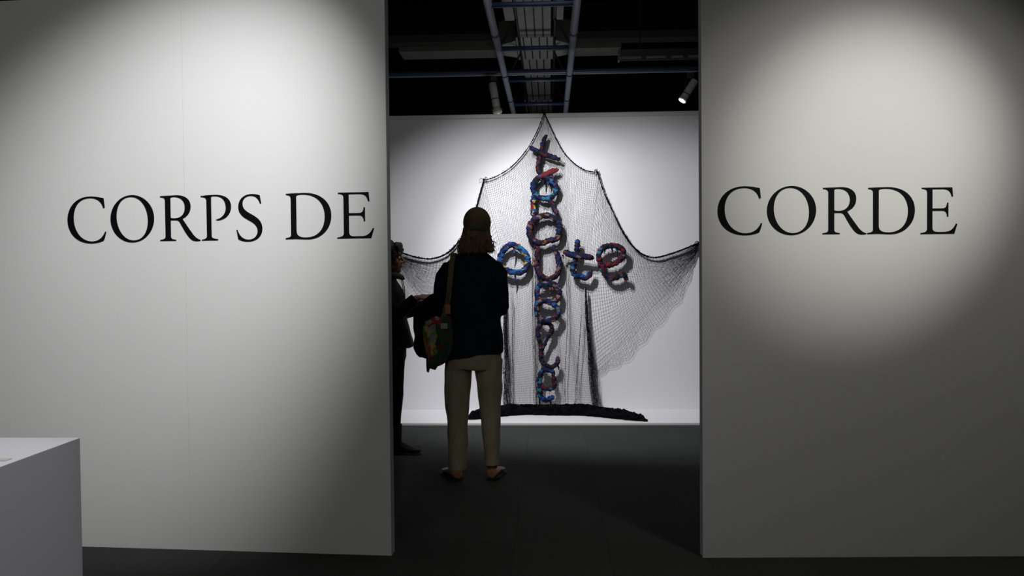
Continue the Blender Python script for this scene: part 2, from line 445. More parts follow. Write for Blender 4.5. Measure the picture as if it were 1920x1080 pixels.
# ------------------------------------------------------------------ plinth in the left foreground
PH = 0.90
c0 = on_z(150, 820, PH); e0 = on_z(0, 874, PH)
pl = thing('display_plinth', 'white box display plinth in the lower left foreground', 'plinth', (c0.x, c0.y, 0))
obj('plinth_body', box(-.95, 0, -1.0, 0, 0, PH-.0005, .0015), M['plinth'], pl)
cc = on_z(2, 862, PH)
card = tag(obj('caption_card', box(-.055, .02, -.012, .012, 0, .0012, .0003), M['paper']), 'small pale caption card lying on the white plinth', 'card')
card.location = (cc.x, cc.y, PH)

# ------------------------------------------------------------------ low platform and far wall
PZ = 0.02
pf = on_z(1020, 797.5, 0).y
FY = on_z(1020, 768, PZ).y
plat = thing('low_platform', 'low white platform under the black net at the far wall', 'platform', (0, pf, 0))
obj('deck', box(-3.6, 3.6, 0.004, FY-pf, 0, PZ, .001), M['plinth'], plat)
obj('edge_strip', box(-3.6, 3.6, 0, .004, 0, PZ-.004), M['trim'], plat)
FH = on_y(1020, 213, FY).z
struct('wall_far', box(-4.2, 4.2, FY, FY+.10, 0, FH-.035), M['far_wall'])
struct('trim_1', box(-4.2, 4.2, FY-.012, FY+.11, FH-.036, FH, .002), M['trim'])

# ------------------------------------------------------------------ overhead: truss, duct, lamps behind the far wall
TZ = CAMH+1.95
tx0, tx1 = on_z(920, 30, TZ).x, on_z(1079, 30, TZ).x
tr = thing('ceiling_truss', 'pale blue tubular ladder truss running back above the net', 'truss', ((tx0+tx1)/2, 0, TZ))
hw = (tx1-tx0)/2
for s in (-1, 1):
    c = obj('chord', tube([(s*hw, y, 0) for y in np.linspace(5.6, 13.4, 14)], .031, 14), M['blue'], tr, True)
    for y in (5.9, 7.18, 8.7, 10.0, 11.3):
        obj('joint_collar', tube([(s*hw, y-.018, 0), (s*hw, y+.018, 0)], .036, 14, dome=False), M['navy'], c)
for y in (6.40, 7.68, 8.97, 10.3, 11.6, 12.9):
    obj('rung', tube([(-hw, y, 0), (hw, y, 0)], .022, 10), M['navy'], tr, True)
    for s in (-1, 1):
        obj('brace', tube([(s*hw, y, 0), (s*hw*.55, y+.40, .38)], .010, 8), M['darkmetal'], tr, True)
obj('top_chord', tube([(-hw*.55, 5.6, .38), (-hw*.55, 13.4, .38)], .013, 8), M['darkmetal'], tr, True)
obj('top_chord', tube([(hw*.55, 5.6, .38), (hw*.55, 13.4, .38)], .013, 8), M['darkmetal'], tr, True)
by = on_z(960, 135, TZ+.05).y
bm_ = thing('cross_beam', 'dark blue pipe crossing under the ceiling behind the lamps', 'beam', (0, by, TZ+.05))
obj('pipe', tube([(-6.8, 0, 0), (-.9, 0, 0), (.9, 0, 0), (6.8, 0, 0)], .026, 10), M['navy'], bm_, True)
obj('conduit', tube([(-6.8, -.03, -.035), (6.8, -.03, -.035)], .008, 8), M['blue'], bm_, True)
DZ = CAMH+2.4
dx = (on_z(970, 50, DZ).x+on_z(1034, 50, DZ).x)/2
du = thing('air_duct', 'grey ribbed ceiling duct seen between the truss tubes', 'duct', (dx, 0, DZ))
def ribbed(x0, x1, y0, y1, n, z=0):
    wd = (x1-x0)/n
    for i in range(n):
        obj('duct_panel', box(x0+i*wd+.006, x0+(i+1)*wd-.006, y0, y1, z, z+.02, .004), M['duct'], du)
    obj('duct_body', box(x0+.004, x1-.004, y0+.004, y1-.004, z+.008, z+.3), M['darkmetal'], du)
ribbed(-.17, .17, 5.8, 9.0, 4)
ribbed(-.17, .17, 9.95, 12.4, 4)
for s in (-1, 1):
    ribbed(min(s*.18, s*.29), max(s*.18, s*.29), 5.8, on_z(1000, 40, DZ).y, 1, .01)
ya, yb = on_z(1000, 115, DZ).y, on_z(1000, 87, DZ).y
ribbed(-.21, .21, 9.0, 9.95, 5, -.005)
for s in (-1, 1):
    P_ = [(s*.21, 9.12), (s*.40, 9.3), (s*.40, 9.72), (s*.21, 9.86)]
    if s < 0: P_ = P_[::-1]
    obj('duct_flare', prism(P_, -.003, .25), M['duct'], du)
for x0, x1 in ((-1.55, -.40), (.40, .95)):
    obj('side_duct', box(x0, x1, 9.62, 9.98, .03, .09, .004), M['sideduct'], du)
ribbed(-.22, .22, 12.41, 13.4, 5, -.01)
# dark cable tray
tz = CAMH+2.75
ct = thing('cable_tray', 'dim perforated cable tray crossing the dark ceiling', 'cable tray', (0, on_z(960, 78, tz).y, tz))
obj('tray', box(-6.8, 6.8, -.18, .18, 0, .06, .004), mat('dim_tray', (.035, .033, .03), .8), ct)
obj('tray_lip', box(-6.8, 6.8, -.2, -.18, -.03, .05), M['darkmetal'], ct)
# linear fitting on the right
a_, b_ = on_z(1163, 110, TZ+.15), on_z(1330, 110, TZ+.15)
lf = thing('linear_light_fitting', 'unlit black linear light fitting right of the truss', 'light fitting', (a_.x, a_.y, TZ+.15))
L_ = b_.x-a_.x+.5
obj('housing', box(0, L_, .02, .16, .01, .10, .004), M['darkmetal'], lf)
obj('grey_rail', box(0, L_, 0, .02, 0, .022, .002), M['duct'], lf)
obj('end_bracket', box(-.012, 0, 0, .16, 0, .11, .002), M['duct'], lf)
for q in (.15, .85):
    obj('hanger', tube([(q*L_, .09, .095), (q*L_, .09, 4.7-TZ-.15)], .006, 8), M['darkmetal'], lf)
for q in (.25, .55, .75):
    obj('clip', box(q*L_*.6, q*L_*.6+.05, -.006, .0, -.004, .026, .001), M['darkmetal'], lf)

def track_lamp(px, py, Y, tilt_dir, glow, label):
    c = on_y(px, py, Y)
    t = thing('track_spotlight', label, 'spotlight', tuple(c), 0, None)
    d = Vector(tilt_dir).normalized()
    L = .125
    obj('lamp_body', tube([-d*L, -d*L*.96, d*L*.9, d*L], [.036, .040, .040, .042], 20, dome=False), M['chrome'], t, True)
    obj('vent_ring', tube([d*L*.35, d*L*.42], .0415, 20, dome=False), M['darkmetal'], t)
    if glow:
        obj('lens', tube([d*L*.99, d*L*1.03], .037, 20, dome=False), M['lit'], t)
        obj('rim', tube([d*L*.8, d*L*.98], .044, 20, dome=False), M['chrome'], t, True)
    else:
        obj('bulb', join(ell(d*(L+.045), (.052, .052, .045)), tube([d*L, d*(L+.02)], [.03, .036], 14)), M['glass'], t, True)
    pv = -d*L*.3
    obj('yoke', tube([pv+Vector((.05, 0, 0)), pv+Vector((.05, 0, .10)), pv+Vector((-.05, 0, .10)), pv+Vector((-.05, 0, 0))], .006, 8), M['darkmetal'], t)
    top = TZ+.05-c.z
    obj('stem', tube([pv+Vector((0, 0, .10)), (pv.x, pv.y, top)], .014, 10), M['darkmetal'], t)
    obj('adapter', box(pv.x-.035, pv.x+.035, pv.y-.02, pv.y+.02, top-.09, top, .004), M['darkmetal'], t)
    return t
track_lamp(927, 178, by, (.17, -.10, -1), False, 'unlit silver ceiling spotlight with round bulb left of the truss')
track_lamp(1291, 170, by, (-.62, -.16, -.95), True, 'lit silver ceiling spotlight with glowing face at the right')

# ------------------------------------------------------------------ the net
rng = np.random.default_rng(3)
NY = FY-.055
net = thing('fishing_net', 'huge black fishing net hung like a cloak on the far wall', 'net', (0, FY, 0))
def w3(px, off):
    """photo points (n,2) -> points on the hanging plane `off` in front of the far wall, local to the net"""
    px = np.atleast_2d(px); off = np.broadcast_to(off, (len(px),))
    out = np.array([tuple(on_y(p[0], p[1], FY-o)) for p, o in zip(px, off)])
    out[:, 1] -= FY
    return out
def twine(lines, r, sides=3):
    V, F, base = [], [], 0
    for P in lines:
        P = np.asarray(P); n = len(P)
        if n < 2: continue
        t = np.gradient(P, axis=0); t /= np.linalg.norm(t, axis=1)[:, None]+1e-9
        a = np.cross(t, [0, 1, 0]); a /= np.linalg.norm(a, axis=1)[:, None]+1e-9
        b = np.cross(t, a)
        for k in range(sides):
            an = 2*math.pi*k/sides
            V.append(P+r*(math.cos(an)*a+math.sin(an)*b))
        idx = base+np.arange(n*sides).reshape(sides, n)
        for k in range(sides):
            i0, i1 = idx[k], idx[(k+1) % sides]
            F.append(np.stack([i0[:-1], i1[:-1], i1[1:], i0[1:]], 1))
        base += n*sides
    return np.concatenate(V), np.concatenate(F)
def fast_obj(name, VF, m, parent):
    V, F = VF
    me = bpy.data.meshes.new(name)
    me.vertices.add(len(V)); me.vertices.foreach_set('co', V.astype(np.float32).ravel())
    me.loops.add(F.size); me.loops.foreach_set('vertex_index', F.astype(np.int32).ravel())
    me.polygons.add(len(F)); me.polygons.foreach_set('loop_start', np.arange(0, F.size, 4, dtype=np.int32))
    me.polygons.foreach_set('loop_total', np.full(len(F), 4, dtype=np.int32))
    me.update(calc_edges=True); me.validate()
    me.materials.append(m)
    o = bpy.data.objects.new(name, me); COL.objects.link(o); o.parent = parent
    return o
def coons(T, B, L, R, nu, nv, uf=None):
    u = np.linspace(0, 1, nu); v = np.linspace(0, 1, nv)
    ub = uf(u) if uf else u
    t, l, r = resample(T, u), resample(L, v), resample(R, v)
    b = resample(B, ub)
    U, Vv = np.meshgrid(u, v)
    ux = U[..., None]; vx = Vv[..., None]
    ue = (U+(np.broadcast_to(ub, U.shape)-U)*Vv)[..., None]
    G = (1-vx)*t[None]+vx*b[None]+(1-ue)*l[:, None]+ue*r[:, None]
    G -= (1-vx)*((1-ux)*t[0]+ux*t[-1])+vx*((1-ue)*b[0]+ue*b[-1])
    return G, U, Vv
def net_panel(name, T, B, L, R, nu, nv, off, r=.0009, uf=None, jit=.35, drop=None):
    G, U, Vv = coons(T, B, L, R, nu, nv, uf)
    G = G+rng.normal(0, jit, G.shape)*np.minimum(1, np.minimum(U, 1-U)*20)[..., None]
    o = off(U, Vv)
    P = w3(G.reshape(-1, 2), o.ravel()).reshape(nv, nu, 3)
    keep = np.ones((nv, nu), bool) if drop is None else ~drop(U, Vv)
    lines = []
    def runs(row, kp):
        s = None
        for i, k in enumerate(kp):
            if k and s is None: s = i
            if (not k or i == len(kp)-1) and s is not None:
                e = i+1 if k else i
                if e-s > 1: lines.append(row[s:e])
                s = None
    for j in range(nv): runs(P[j], keep[j])
    for i in range(nu): runs(P[:, i], keep[:, i])
    return fast_obj(name, twine(lines, r), M['string'], net), P

ropeL = catmull([(1020, 213), (1006, 248), (988, 280), (960, 312), (930, 331), (907, 338)], 10)
ropeR = catmull([(1021, 213), (1040, 255), (1058, 287), (1080, 309), (1100, 320), (1120, 323)], 10)
sideL = catmull([(907, 338), (900, 362), (893, 388), (878, 428), (858, 456), (838, 475), (812, 485), (790, 484), (765, 478), (744, 468), (729, 455)], 8)
sideR = catmull([(1120, 323), (1133, 362), (1148, 395), (1166, 432), (1185, 460), (1205, 477), (1228, 483), (1258, 476), (1285, 466), (1312, 455)], 8)
foldR = catmull([(1120, 323), (1112, 380), (1103, 450), (1098, 540), (1103, 620), (1112, 690)], 8)
foldL = catmull([(907, 338), (922, 400), (938, 460), (948, 540), (949, 620), (947, 690)], 8)
bodyR = catmull([(1120, 323), (1112, 380), (1103, 450), (1098, 540), (1103, 640), (1110, 700), (1117, 767)], 8)
bodyL = catmull([(907, 338), (922, 400), (938, 460), (948, 540), (949, 640), (949, 700), (950, 767)], 8)
lowR = catmull([(1112, 690), (1135, 668), (1160, 648), (1190, 612), (1222, 578), (1262, 538), (1285, 505), (1300, 480), (1312, 455)], 8)
lowL = catmull([(947, 690), (905, 672), (880, 648), (850, 612), (818, 575), (778, 538), (757, 508), (741, 482), (729, 455)], 8)
# body of the net
topC = np.vstack([ropeL[::-1], ropeR[1:]])
def ubunch(u):
    # columns crowd together into hanging folds lower down
    c = u.copy()
    for x, a, s in ((0.06, .030, .035), (0.34, .028, .03), (0.40, .018, .02), (.62, .012, .03), (.80, .02, .03), (.95, .03, .03)):
        c -= a*np.tanh((u-x)/s)*np.exp(-((u-x)/(3*s))**2)
    c = (c-c[0])/(c[-1]-c[0]); return np.clip(np.maximum.accumulate(c), 0, 1)
def offC(U, V):
    return .032+.012*np.sin(np.pi*V)+(.014*np.sin(U*34)+.008*np.sin(U*61+V*3))*np.minimum(1, V*1.5)+.02*V
net_panel('net_body', topC, catmull([(950, 767), (985, 768), (1030, 768), (1080, 767), (1117, 767)], 6), bodyL, bodyR, 84, 108, offC, .0009, ubunch)
def offW(U, V): return .035+.03*np.sin(np.pi*V)*(1-U)+.006*np.sin(U*22)
# wings: u runs along the rope from body to tip, v from rope to lower edge
def wing(rope, fold, low, scal_sign):
    tip = np.array([rope[-1], rope[-1]+np.array([-.4*scal_sign, 1.2])])
    net_panel('net_wing', rope, low, fold, tip, 48, 48, offW, .0011)
    # ragged second layer hanging a little lower behind the first
    low2 = low.copy(); d = np.linspace(1, 0, len(low))[:, None]
    s = np.arange(len(low))
    low2 = low2+np.array([15*scal_sign, 25])*np.sin(np.pi*np.clip(s/len(low)+.12, 0, 1))[:, None]+np.array([2*scal_sign, 7])*np.abs(np.sin(s*.42+.3))[:, None]
    low2[0] = low[0]+np.array([3*scal_sign, 2]); low2[-1] = low[-1]
    net_panel('net_fringe', low, low2, np.array([low[0], low2[0]]), np.array([low[-1], low2[-1]+[0, .5]]), 64, 9, lambda U, V: .02+.02*(1-V), .0008, jit=.7)
    return low2
l2R = wing(sideR, foldR, lowR, 1)
l2L = wing(sideL, foldL, lowL, -1)
# bunched folds falling to the floor
def gather(name, pts, wid, n, off, r=.0015):
    C = resample(catmull(pts, 8), 60); v = np.linspace(0, 1, 60); lines = []
    wd = np.interp(v, *zip(*wid))
    for i in range(n):
        ph = rng.uniform(-1, 1); ph2 = rng.uniform(0, 6.3); fr = rng.uniform(5, 14)
        q = C.copy(); q[:, 0] += wd*(ph*.85+.3*np.sin(v*fr+ph2))+rng.normal(0, .35, 60); q[:, 1] += rng.normal(0, .6, 60)
        lines.append(w3(q, off+.012*np.sin(v*fr*.7+ph2)+.018*rng.uniform(-1, 1)))
    for i in range(n*4):
        j = rng.integers(2, 57); a = rng.uniform(-1, 1, 2)
        p = np.array([[C[j, 0]+wd[j]*a[0], C[j, 1]], [C[min(j+2, 59), 0]+wd[j]*a[1], C[j, 1]+rng.uniform(1, 9)]])
        lines.append(w3(p, off+rng.uniform(-.02, .02)))
    return fast_obj(name, twine(lines, r), M['string'], net)
gather('net_fold', [(1098, 540), (1101, 600), (1106, 650), (1110, 700), (1114, 740), (1119, 770)], [(0, .8), (.3, 3.5), (.6, 5), (.85, 6), (1, 8)], 34, .075)
gather('net_fold', [(1103, 640), (1112, 690), (1119, 740), (1125, 770)], [(0, 1), (.4, 8), (1, 6)], 12, .065, .0010)
gather('net_fold', [(948, 560), (948, 620), (950, 680), (950, 730), (953, 770)], [(0, 2), (.3, 5), (.7, 7), (1, 9)], 30, .08)
gather('net_fold', [(1002, 360), (999, 480), (999, 600), (1001, 700), (1003, 768)], [(0, .4), (.5, 1.2), (1, 3)], 7, .08, .0010)
gather('net_fold', [(1006, 420), (1004, 560), (1005, 680), (1008, 768)], [(0, .4), (.5, 1.0), (1, 2.5)], 5, .085, .0010)
gather('net_fold', [(1060, 440), (1064, 600), (1060, 700), (1061, 768)], [(0, .3), (.5, .6), (1, 2)], 4, .075, .0010)
gather('net_fold', [(1090, 590), (1084, 680), (1078, 768)], [(0, .6), (.5, 1.0), (1, 2)], 5, .08, .0010)
gather('net_fold', [(962, 560), (961, 660), (963, 768)], [(0, .4), (.5, .8), (1, 2)], 5, .075, .0010)
# edge ropes with little loose tufts
def edge_rope(pts, r0, r1, off=.04):
    C = resample(pts, 90); P = w3(C, off)
    rr = np.interp(np.linspace(0, 1, 90), [0, .5, 1], [r0, (r0+r1)/2, r1])*(1+.25*rng.normal(0, 1, 90))
    parts = [tube([Vector(p) for p in P], [float(max(.002, q)) for q in rr], 7)]
    for j in range(2, 88, 2):
        p = Vector(P[j]); d = Vector((rng.uniform(-.014, .014), rng.uniform(-.012, .004), rng.uniform(-.004, .018)))
        parts.append(tube([p, p+d], [.0036, .0013], 4))
    o = obj('edge_rope', join(*parts), M['rope'], net)
    return o
edge_rope(ropeL, .0042, .0050); edge_rope(ropeR, .0042, .0050)
edge_rope(sideL, .0055, .0065); edge_rope(sideR, .0055, .0062)
mid = sideR[len(sideR)//3:]
edge_rope(mid, .010, .006, .047); edge_rope(sideL[len(sideL)//3:], .010, .006, .047)
# ties to the pins
for q in ((1020, 212), (907, 337), (1120, 323), (1312, 455)):
    P0 = Vector(w3([q], .04)[0]); parts = [ell(P0, (.011, .011, .011), nu=8, nv=6)]
    for k in range(5):
        a = rng.uniform(0, 6.28); parts.append(tube([P0, P0+Vector((math.cos(a)*.03, -.01, abs(math.sin(a))*.028+.004)), P0+Vector((math.cos(a)*.045, 0, math.sin(a)*.02))], .0022, 5))
    parts.append(tube([P0, Vector((P0.x, 0.0, P0.z+.004))], .003, 6))
    obj('tie_knot', join(*parts), M['rope'], net)
# the heap of net on the platform
hp = resample(catmull([(876, 789), (900, 788), (940, 783), (985, 780), (1040, 781), (1100, 782), (1150, 787), (1190, 791), (1214, 792)], 8), 120)
ht = np.interp(hp[:, 0], [876, 885, 900, 950, 1000, 1060, 1095, 1110, 1130, 1160, 1185, 1200, 1214], [4, 14, 18, 19, 17, 18, 20, 18, 17, 17, 14, 11, 3])
pts, rad = [], []
for p, h in zip(hp, ht):
    q = on_z(p[0], p[1]-1.5, PZ); k = (q-CP).length
    hh = h/ (FPX)*q.y*.5
    pts.append(Vector((q.x, q.y-FY+hh*.9, PZ+hh*.98))); rad.append((hh, hh*1.25))
V, F = tube(pts, rad, 20, ref=(0, 0, 1))
V = [v+Vector((0, noise.noise(v*22)*.016, (noise.noise(v*26+Vector((3, 0, 0)))*.022+noise.noise(v*70)*.012+.004) if v.z > PZ+.012 else 0)) for v in V]
V = [Vector((v.x, min(v.y, -.008), max(v.z, PZ+.001))) for v in V]
heap = obj('net_heap', (V, F), M['rope'], net)
lines = []
for i in range(900):
    j = rng.integers(4, 112); a = rng.uniform(-.2, 3.3); pl_ = []
    for s in range(6):
        jj = min(119, max(0, int(j+s*rng.integers(0, 2)))); c = pts[jj]; rr = rad[jj]; aa = a+s*rng.uniform(.02, .22)
        pl_.append((c.x+rng.uniform(-.004, .004), min(-.006, c.y-math.cos(aa)*rr[1]*1.04), max(PZ+.002, c.z+math.sin(aa)*rr[0]*rng.uniform(1.0, 1.30))))
    lines.append(np.array(pl_))
fast_obj('heap_strands', twine(lines, .0016), M['rope'], net)['kind'] = 'stuff'

# ------------------------------------------------------------------ rag letters
def rag(label, strokes, mkey, off=.100, extra=(), tails=()):
    """strokes: list of (photo points, radius px, closed)"""
    allp = np.concatenate([np.array(s[0], float) for s in strokes]); c = allp.mean(0)
    o3 = on_y(c[0], c[1], FY-off)
    t = thing('rag_letter', label, 'letter', tuple(o3), 0, 'stuffed rag letters hung on the black net')
    pxm = FY/FPX
    def mk(name, s, m):
        P, r, cl = s[:3]
        o_ = off+(s[3] if len(s) > 3 else 0)
        C = catmull(P, 10, cl)
        if cl: C = np.vstack([C, C[:4]])
        n = max(12, int(np.sum(np.linalg.norm(np.diff(C, axis=0), axis=1))/1.1)); C = resample(C, n)
        pts = [on_y(p[0], p[1], FY-o_)-o3 for p in C]
        ph = random.uniform(0, 6); rr = []
        for i in range(n):
            e = 1 if cl else min(1, .62+min(i, n-1-i)*.06)
            rr.append(r*pxm*e*1.06*(1+.05*math.sin(i*.8+ph)+.22*noise.noise(Vector((i*.22, ph, 0)))))
        V, F = tube(pts, rr, 12, ref=(0, 1, 0))
        V = [v+Vector((noise.noise(v*60+o3), noise.noise(v*60-o3), noise.noise(v*60+Vector((9, 9, 9)))))*.009 for v in V]
        return obj(name, (V, F), m, t, True)
    for s in strokes: mk('stroke', s, M['rag_'+mkey] if len(s) < 5 else M['rag_'+s[4]])
    for a, b in tails:
        m_ = ((a[0]+b[0])/2+1, (a[1]+b[1])/2)
        pts = [on_y(q[0], q[1], FY-off)-o3 for q in (a, m_, b)]
        obj('rag_tail', tube(pts, [.010, .008, .003], 6), M['rag_'+mkey], t)
    obj('hanging_cord', tube([Vector((0, 0, 0)), Vector((0, off-.05, 0))], .002, 5), M['rope'], t)
    return t
rag('dark stuffed rag letter t with a red foot at the top of the column',
    [([(1024.3, 254), (1018, 268), (1015, 283), (1011, 296), (1009, 310), (1010, 322), (1018, 329)], 4.0, False),
     ([(994, 276), (1004, 282), (1014, 287), (1028, 292), (1040, 296), (1049, 299)], 4.6, False, .02),
     ([(1014, 330), (1022, 328), (1034, 322), (1046, 318)], 5.2, False, .01, 'redcloth')], 'dark', tails=[((1036, 329), (1038, 344))])
rag('blue and dark stuffed rag letter R with a round bowl under the red foot',
    [([(1010, 333), (1001, 344), (1000, 358), (1008, 368), (1022, 372), (1036, 368), (1043, 358), (1041, 346), (1031, 337), (1020, 331)], 4.8, True),
     ([(1001, 366), (1000, 378), (1000, 392), (1001, 407)], 5.0, False, .0, 'sky'),
     ([(1028, 372), (1034, 382), (1040, 391), (1045, 402)], 4.4, False, .0, 'dark')], 'blue', tails=[((1018, 337), (1018, 350)), ((1026, 338), (1028, 350))])
rag('dark blue stuffed rag letter O with a pink patch low on its left',
    [([(1007, 409), (997, 417), (992, 430), (994, 442), (1001, 451), (1016, 456), (1029, 451), (1044, 447), (1049, 434), (1049, 419), (1038, 408), (1022, 404)], 5.2, True)], 'mix',
    tails=[((1005, 454), (1008, 470))])
rag('tall stuffed rag letter U where the two words cross',
    [([(1009, 463), (1007, 478), (1006, 494), (1009, 509), (1017, 519), (1028, 523), (1041, 518), (1048, 505), (1048, 488), (1043, 473), (1037, 461)], 5.0, False)], 'mix')
rag('stuffed rag letter B of two pink and blue rings below the U',
    [([(1010, 538), (1022, 532), (1038, 533), (1048, 545), (1047, 559), (1037, 566), (1023, 565), (1010, 562), (1007, 549)], 4.8, True),
     ([(1009, 569), (1006, 583), (1012, 597), (1026, 602), (1042, 596), (1048, 582), (1036, 570), (1022, 564)], 4.6, True, .015)], 'book',
    tails=[((1031, 540), (1031, 551)), ((1035, 540), (1037, 548))])
rag('dark looped stuffed rag letter l near the foot of the column',
    [([(1031, 628), (1035, 616), (1030, 607), (1018, 606), (1009, 615), (1009, 630), (1014, 648), (1014, 666), (1017, 679), (1029, 687), (1040, 686), (1046, 678), (1045, 669)], 3.9, False),
     ([(1033, 618), (1027, 634), (1020, 648), (1016, 660)], 3.2, False, -.01)], 'dark', tails=[((1045, 684), (1048, 694))])
rag('stuffed rag letter e at the bottom of the column above the net heap',
    [([(1038, 703), (1035, 696), (1022, 693), (1014, 700), (1012, 714), (1012, 730), (1014, 744), (1024, 750), (1038, 744)], 4.6, False, 0, 'blue'),
     ([(1014, 726), (1026, 729), (1038, 726), (1039, 712), (1036, 701)], 4.2, False, .01, 'red')], 'dark', tails=[((1012, 748), (1010, 765)), ((1031, 748), (1033, 766))])
rag('bright blue stuffed rag letter o half hidden by the standing visitor',
    [([(962, 459), (950, 463), (941, 475), (937, 490), (942, 503), (952, 508), (967, 511), (980, 509), (988, 498), (989, 483), (979, 469)], 5.4, True)], 'sky',
    tails=[((964, 464), (962.5, 482)), ((966, 514), (965, 532))])
rag('dark and blue stuffed rag letter t right of the column',
    [([(1083, 450), (1082, 462), (1081, 476), (1078, 490), (1074, 504), (1078, 516), (1088, 518), (1099, 521), (1106, 514), (1108, 505)], 4.8, False, 0, 'blue'),
     ([(1057, 472), (1070, 477), (1084, 480), (1098, 481), (1112, 483)], 5.4, False, .025)], 'mix', tails=[((1055, 478), (1056, 486))])
rag('red and blue stuffed rag letter e at the right end of the row',
    [([(1129, 496), (1142, 497), (1156, 492), (1167, 482), (1168, 470), (1158, 462), (1143, 461), (1129, 466), (1123, 480), (1126, 496), (1132, 510), (1141, 520), (1153, 521), (1164, 515), (1171, 517), (1175, 524)], 4.9, False)], 'red',
    tails=[((1134, 466), (1132, 477)), ((1147, 464), (1148, 478)), ((1156, 466), (1158, 474))])

# ------------------------------------------------------------------ people
def finger_chain(base, d, nrm, lens, curl, r):
    p = Vector(base); pts = [p.copy()]; ax = d.cross(nrm).normalized(); dd = d.copy()
    rads = [r]
    for i, L in enumerate(lens):
        dd = Matrix.Rotation(-curl*(.6 if i == 0 else 1), 3, ax) @ dd
        p = p+dd*L; pts.append(p.copy()); rads.append(r*(.95, .88, .75)[i])
    return tube(pts, rads, 8)
def hand(wrist, d, nrm, side, curl=.45, s=1.0):
    """palm + five fingers; d along the hand, nrm out of the back of the hand, side +1 thumb towards d x nrm"""
    d = Vector(d).normalized(); nrm = Vector(nrm); nrm = (nrm-d*nrm.dot(d)).normalized(); a = d.cross(nrm)*side
    w0 = Vector(wrist); out = []
    rot = Matrix((a, d, nrm)).transposed()
    out.append(ell(w0+d*.048*s, (.040*s, .052*s, .015*s), rot))
    out.append(tube([w0-d*.03, w0+d*.02], [(.019*s, .026*s)]*2, 10, ref=nrm))
    for k, (o, L) in enumerate(((.029, .072), (.0105, .082), (-.0095, .076), (-.028, .058))):
        out.append(finger_chain(w0+d*(.082 if k else .080)*s+a*o*s, (d+a*o*2.5).normalized(), nrm, [L*.45*s, L*.32*s, L*.27*s], curl, .0088*s))
    out.append(tube([w0+d*.02*s+a*.024*s, w0+d*.045*s+a*.050*s-nrm*.01, w0+d*.07*s+a*.060*s-nrm*.02, w0+d*.088*s+a*.055*s-nrm*.03], [.013*s, .0115*s, .010*s, .008*s], 8))
    return out
def head_parts(zc, yo=0.0):
    P = [ell((0, -.005+yo, zc+.030), (.074, .094, .092)), ell((0, .022+yo, zc-.045), (.058, .066, .072)),
         ell((0, .060+yo, zc-.088), (.026, .024, .020)),                       # chin
         ell((0, .070+yo, zc+.028), (.052, .020, .016)),                       # brow
         tube([(0, .080+yo, zc+.018), (0, .098+yo, zc-.008), (0, .110+yo, zc-.028)], [(.008, .008), (.010, .010), (.013, .013)], 10),
         ell((.011, .092+yo, zc-.031), (.009, .012, .008)), ell((-.011, .092+yo, zc-.031), (.009, .012, .008)),
         ell((0, .082+yo, zc-.056), (.022, .014, .012))]
    for s in (-1, 1):
        P.append(ell((s*.040, .052+yo, zc-.025), (.024, .026, .026)))          # cheek
        P.append(ell((s*.076, -.002+yo, zc-.008), (.009, .020, .032)))         # ear
        P.append(ell((s*.058, .004+yo, zc-.062), (.016, .034, .022)))          # jaw angle
    return P
def face_details(root, zc, yo=0):
    for s in (-1, 1):
        e = obj('eye', ell((s*.031, .074+yo, zc+.004), (.0125, .0125, .0115)), M['eye'], root, True)
        obj('iris', ell((s*.031, .0835+yo, zc+.003), (.0055, .004, .0055), nu=10, nv=6), M['iris'], e, True)
        obj('eyebrow', tube([(s*.014, .0875+yo, zc+.028), (s*.030, .0885+yo, zc+.033), (s*.048, .076+yo, zc+.029)], [.003, .0038, .002], 6), M['hair_d'], root, True)
    obj('lips', join(ell((0, .0925+yo, zc-.053), (.020, .006, .0042)), ell((0, .0905+yo, zc-.061), (.018, .007, .005))), M['lips'], root, True)
def shoe(heel, ang, L, wd, h_heel, h_toe, top_z, sole_m, upper_m, root, name='shoe', ankle_r=.04, open_top=True):
    """lofted along its length, heel to toe"""
    R = Matrix.Rotation(ang, 3, 'Z'); H = Vector(heel)
    st = [(0, .55, .80), (.06, .78, 1), (.2, .86, 1), (.4, .84, .96), (.6, .98, .72), (.78, 1.0, .56), (.92, .78, .46), (1, .4, .34)]
    def loft(grow, z0, hs):
        V, F, n = [], [], 16
        for f, wf, hf in st:
            w_ = wd/2*wf+grow; top = hs*hf if hs else z0+.02
            for k in range(n):
                a = 2*math.pi*k/n; c, s = math.cos(a), math.sin(a)
                x = c*w_*(1 if s < 0.2 else 1-.25*s)
                z = z0+(top-z0)*(s*.5+.5)**.8
                y = f*L+(grow if f > .5 else -grow if f == 0 else 0)
                V.append(H+R @ Vector((x, y, z)))
        m = len(st)
        for i in range(m-1):
            for k in range(n): F.append((i*n+k, (i+1)*n+k, (i+1)*n+(k+1) % n, i*n+(k+1) % n))
        F.append(tuple(range(n))); F.append(tuple(reversed(range((m-1)*n, m*n))))
        return V, F
    parts = [loft(0, .012, h_heel)]
    if top_z > h_heel: # boot shaft
        c = H+R @ Vector((0, L*.24, 0))
        parts.append(tube([c+Vector((0, 0, .03)), c+Vector((0, 0, .10)), c+Vector((0, 0, top_z))], [ankle_r*1.05, ankle_r*.98, ankle_r*1.08], 18, dome=False))
        vf = fused(parts, .006, 5)
    else: vf = fused(parts, .005, 3)
    o = obj(name, vf, upper_m, root, True)
    V, F = loft(.004, 0, .022); V = [Vector((v.x, v.y, min(v.z, .020))) for v in V]
    obj('sole', (V, F), sole_m, o)
    return o
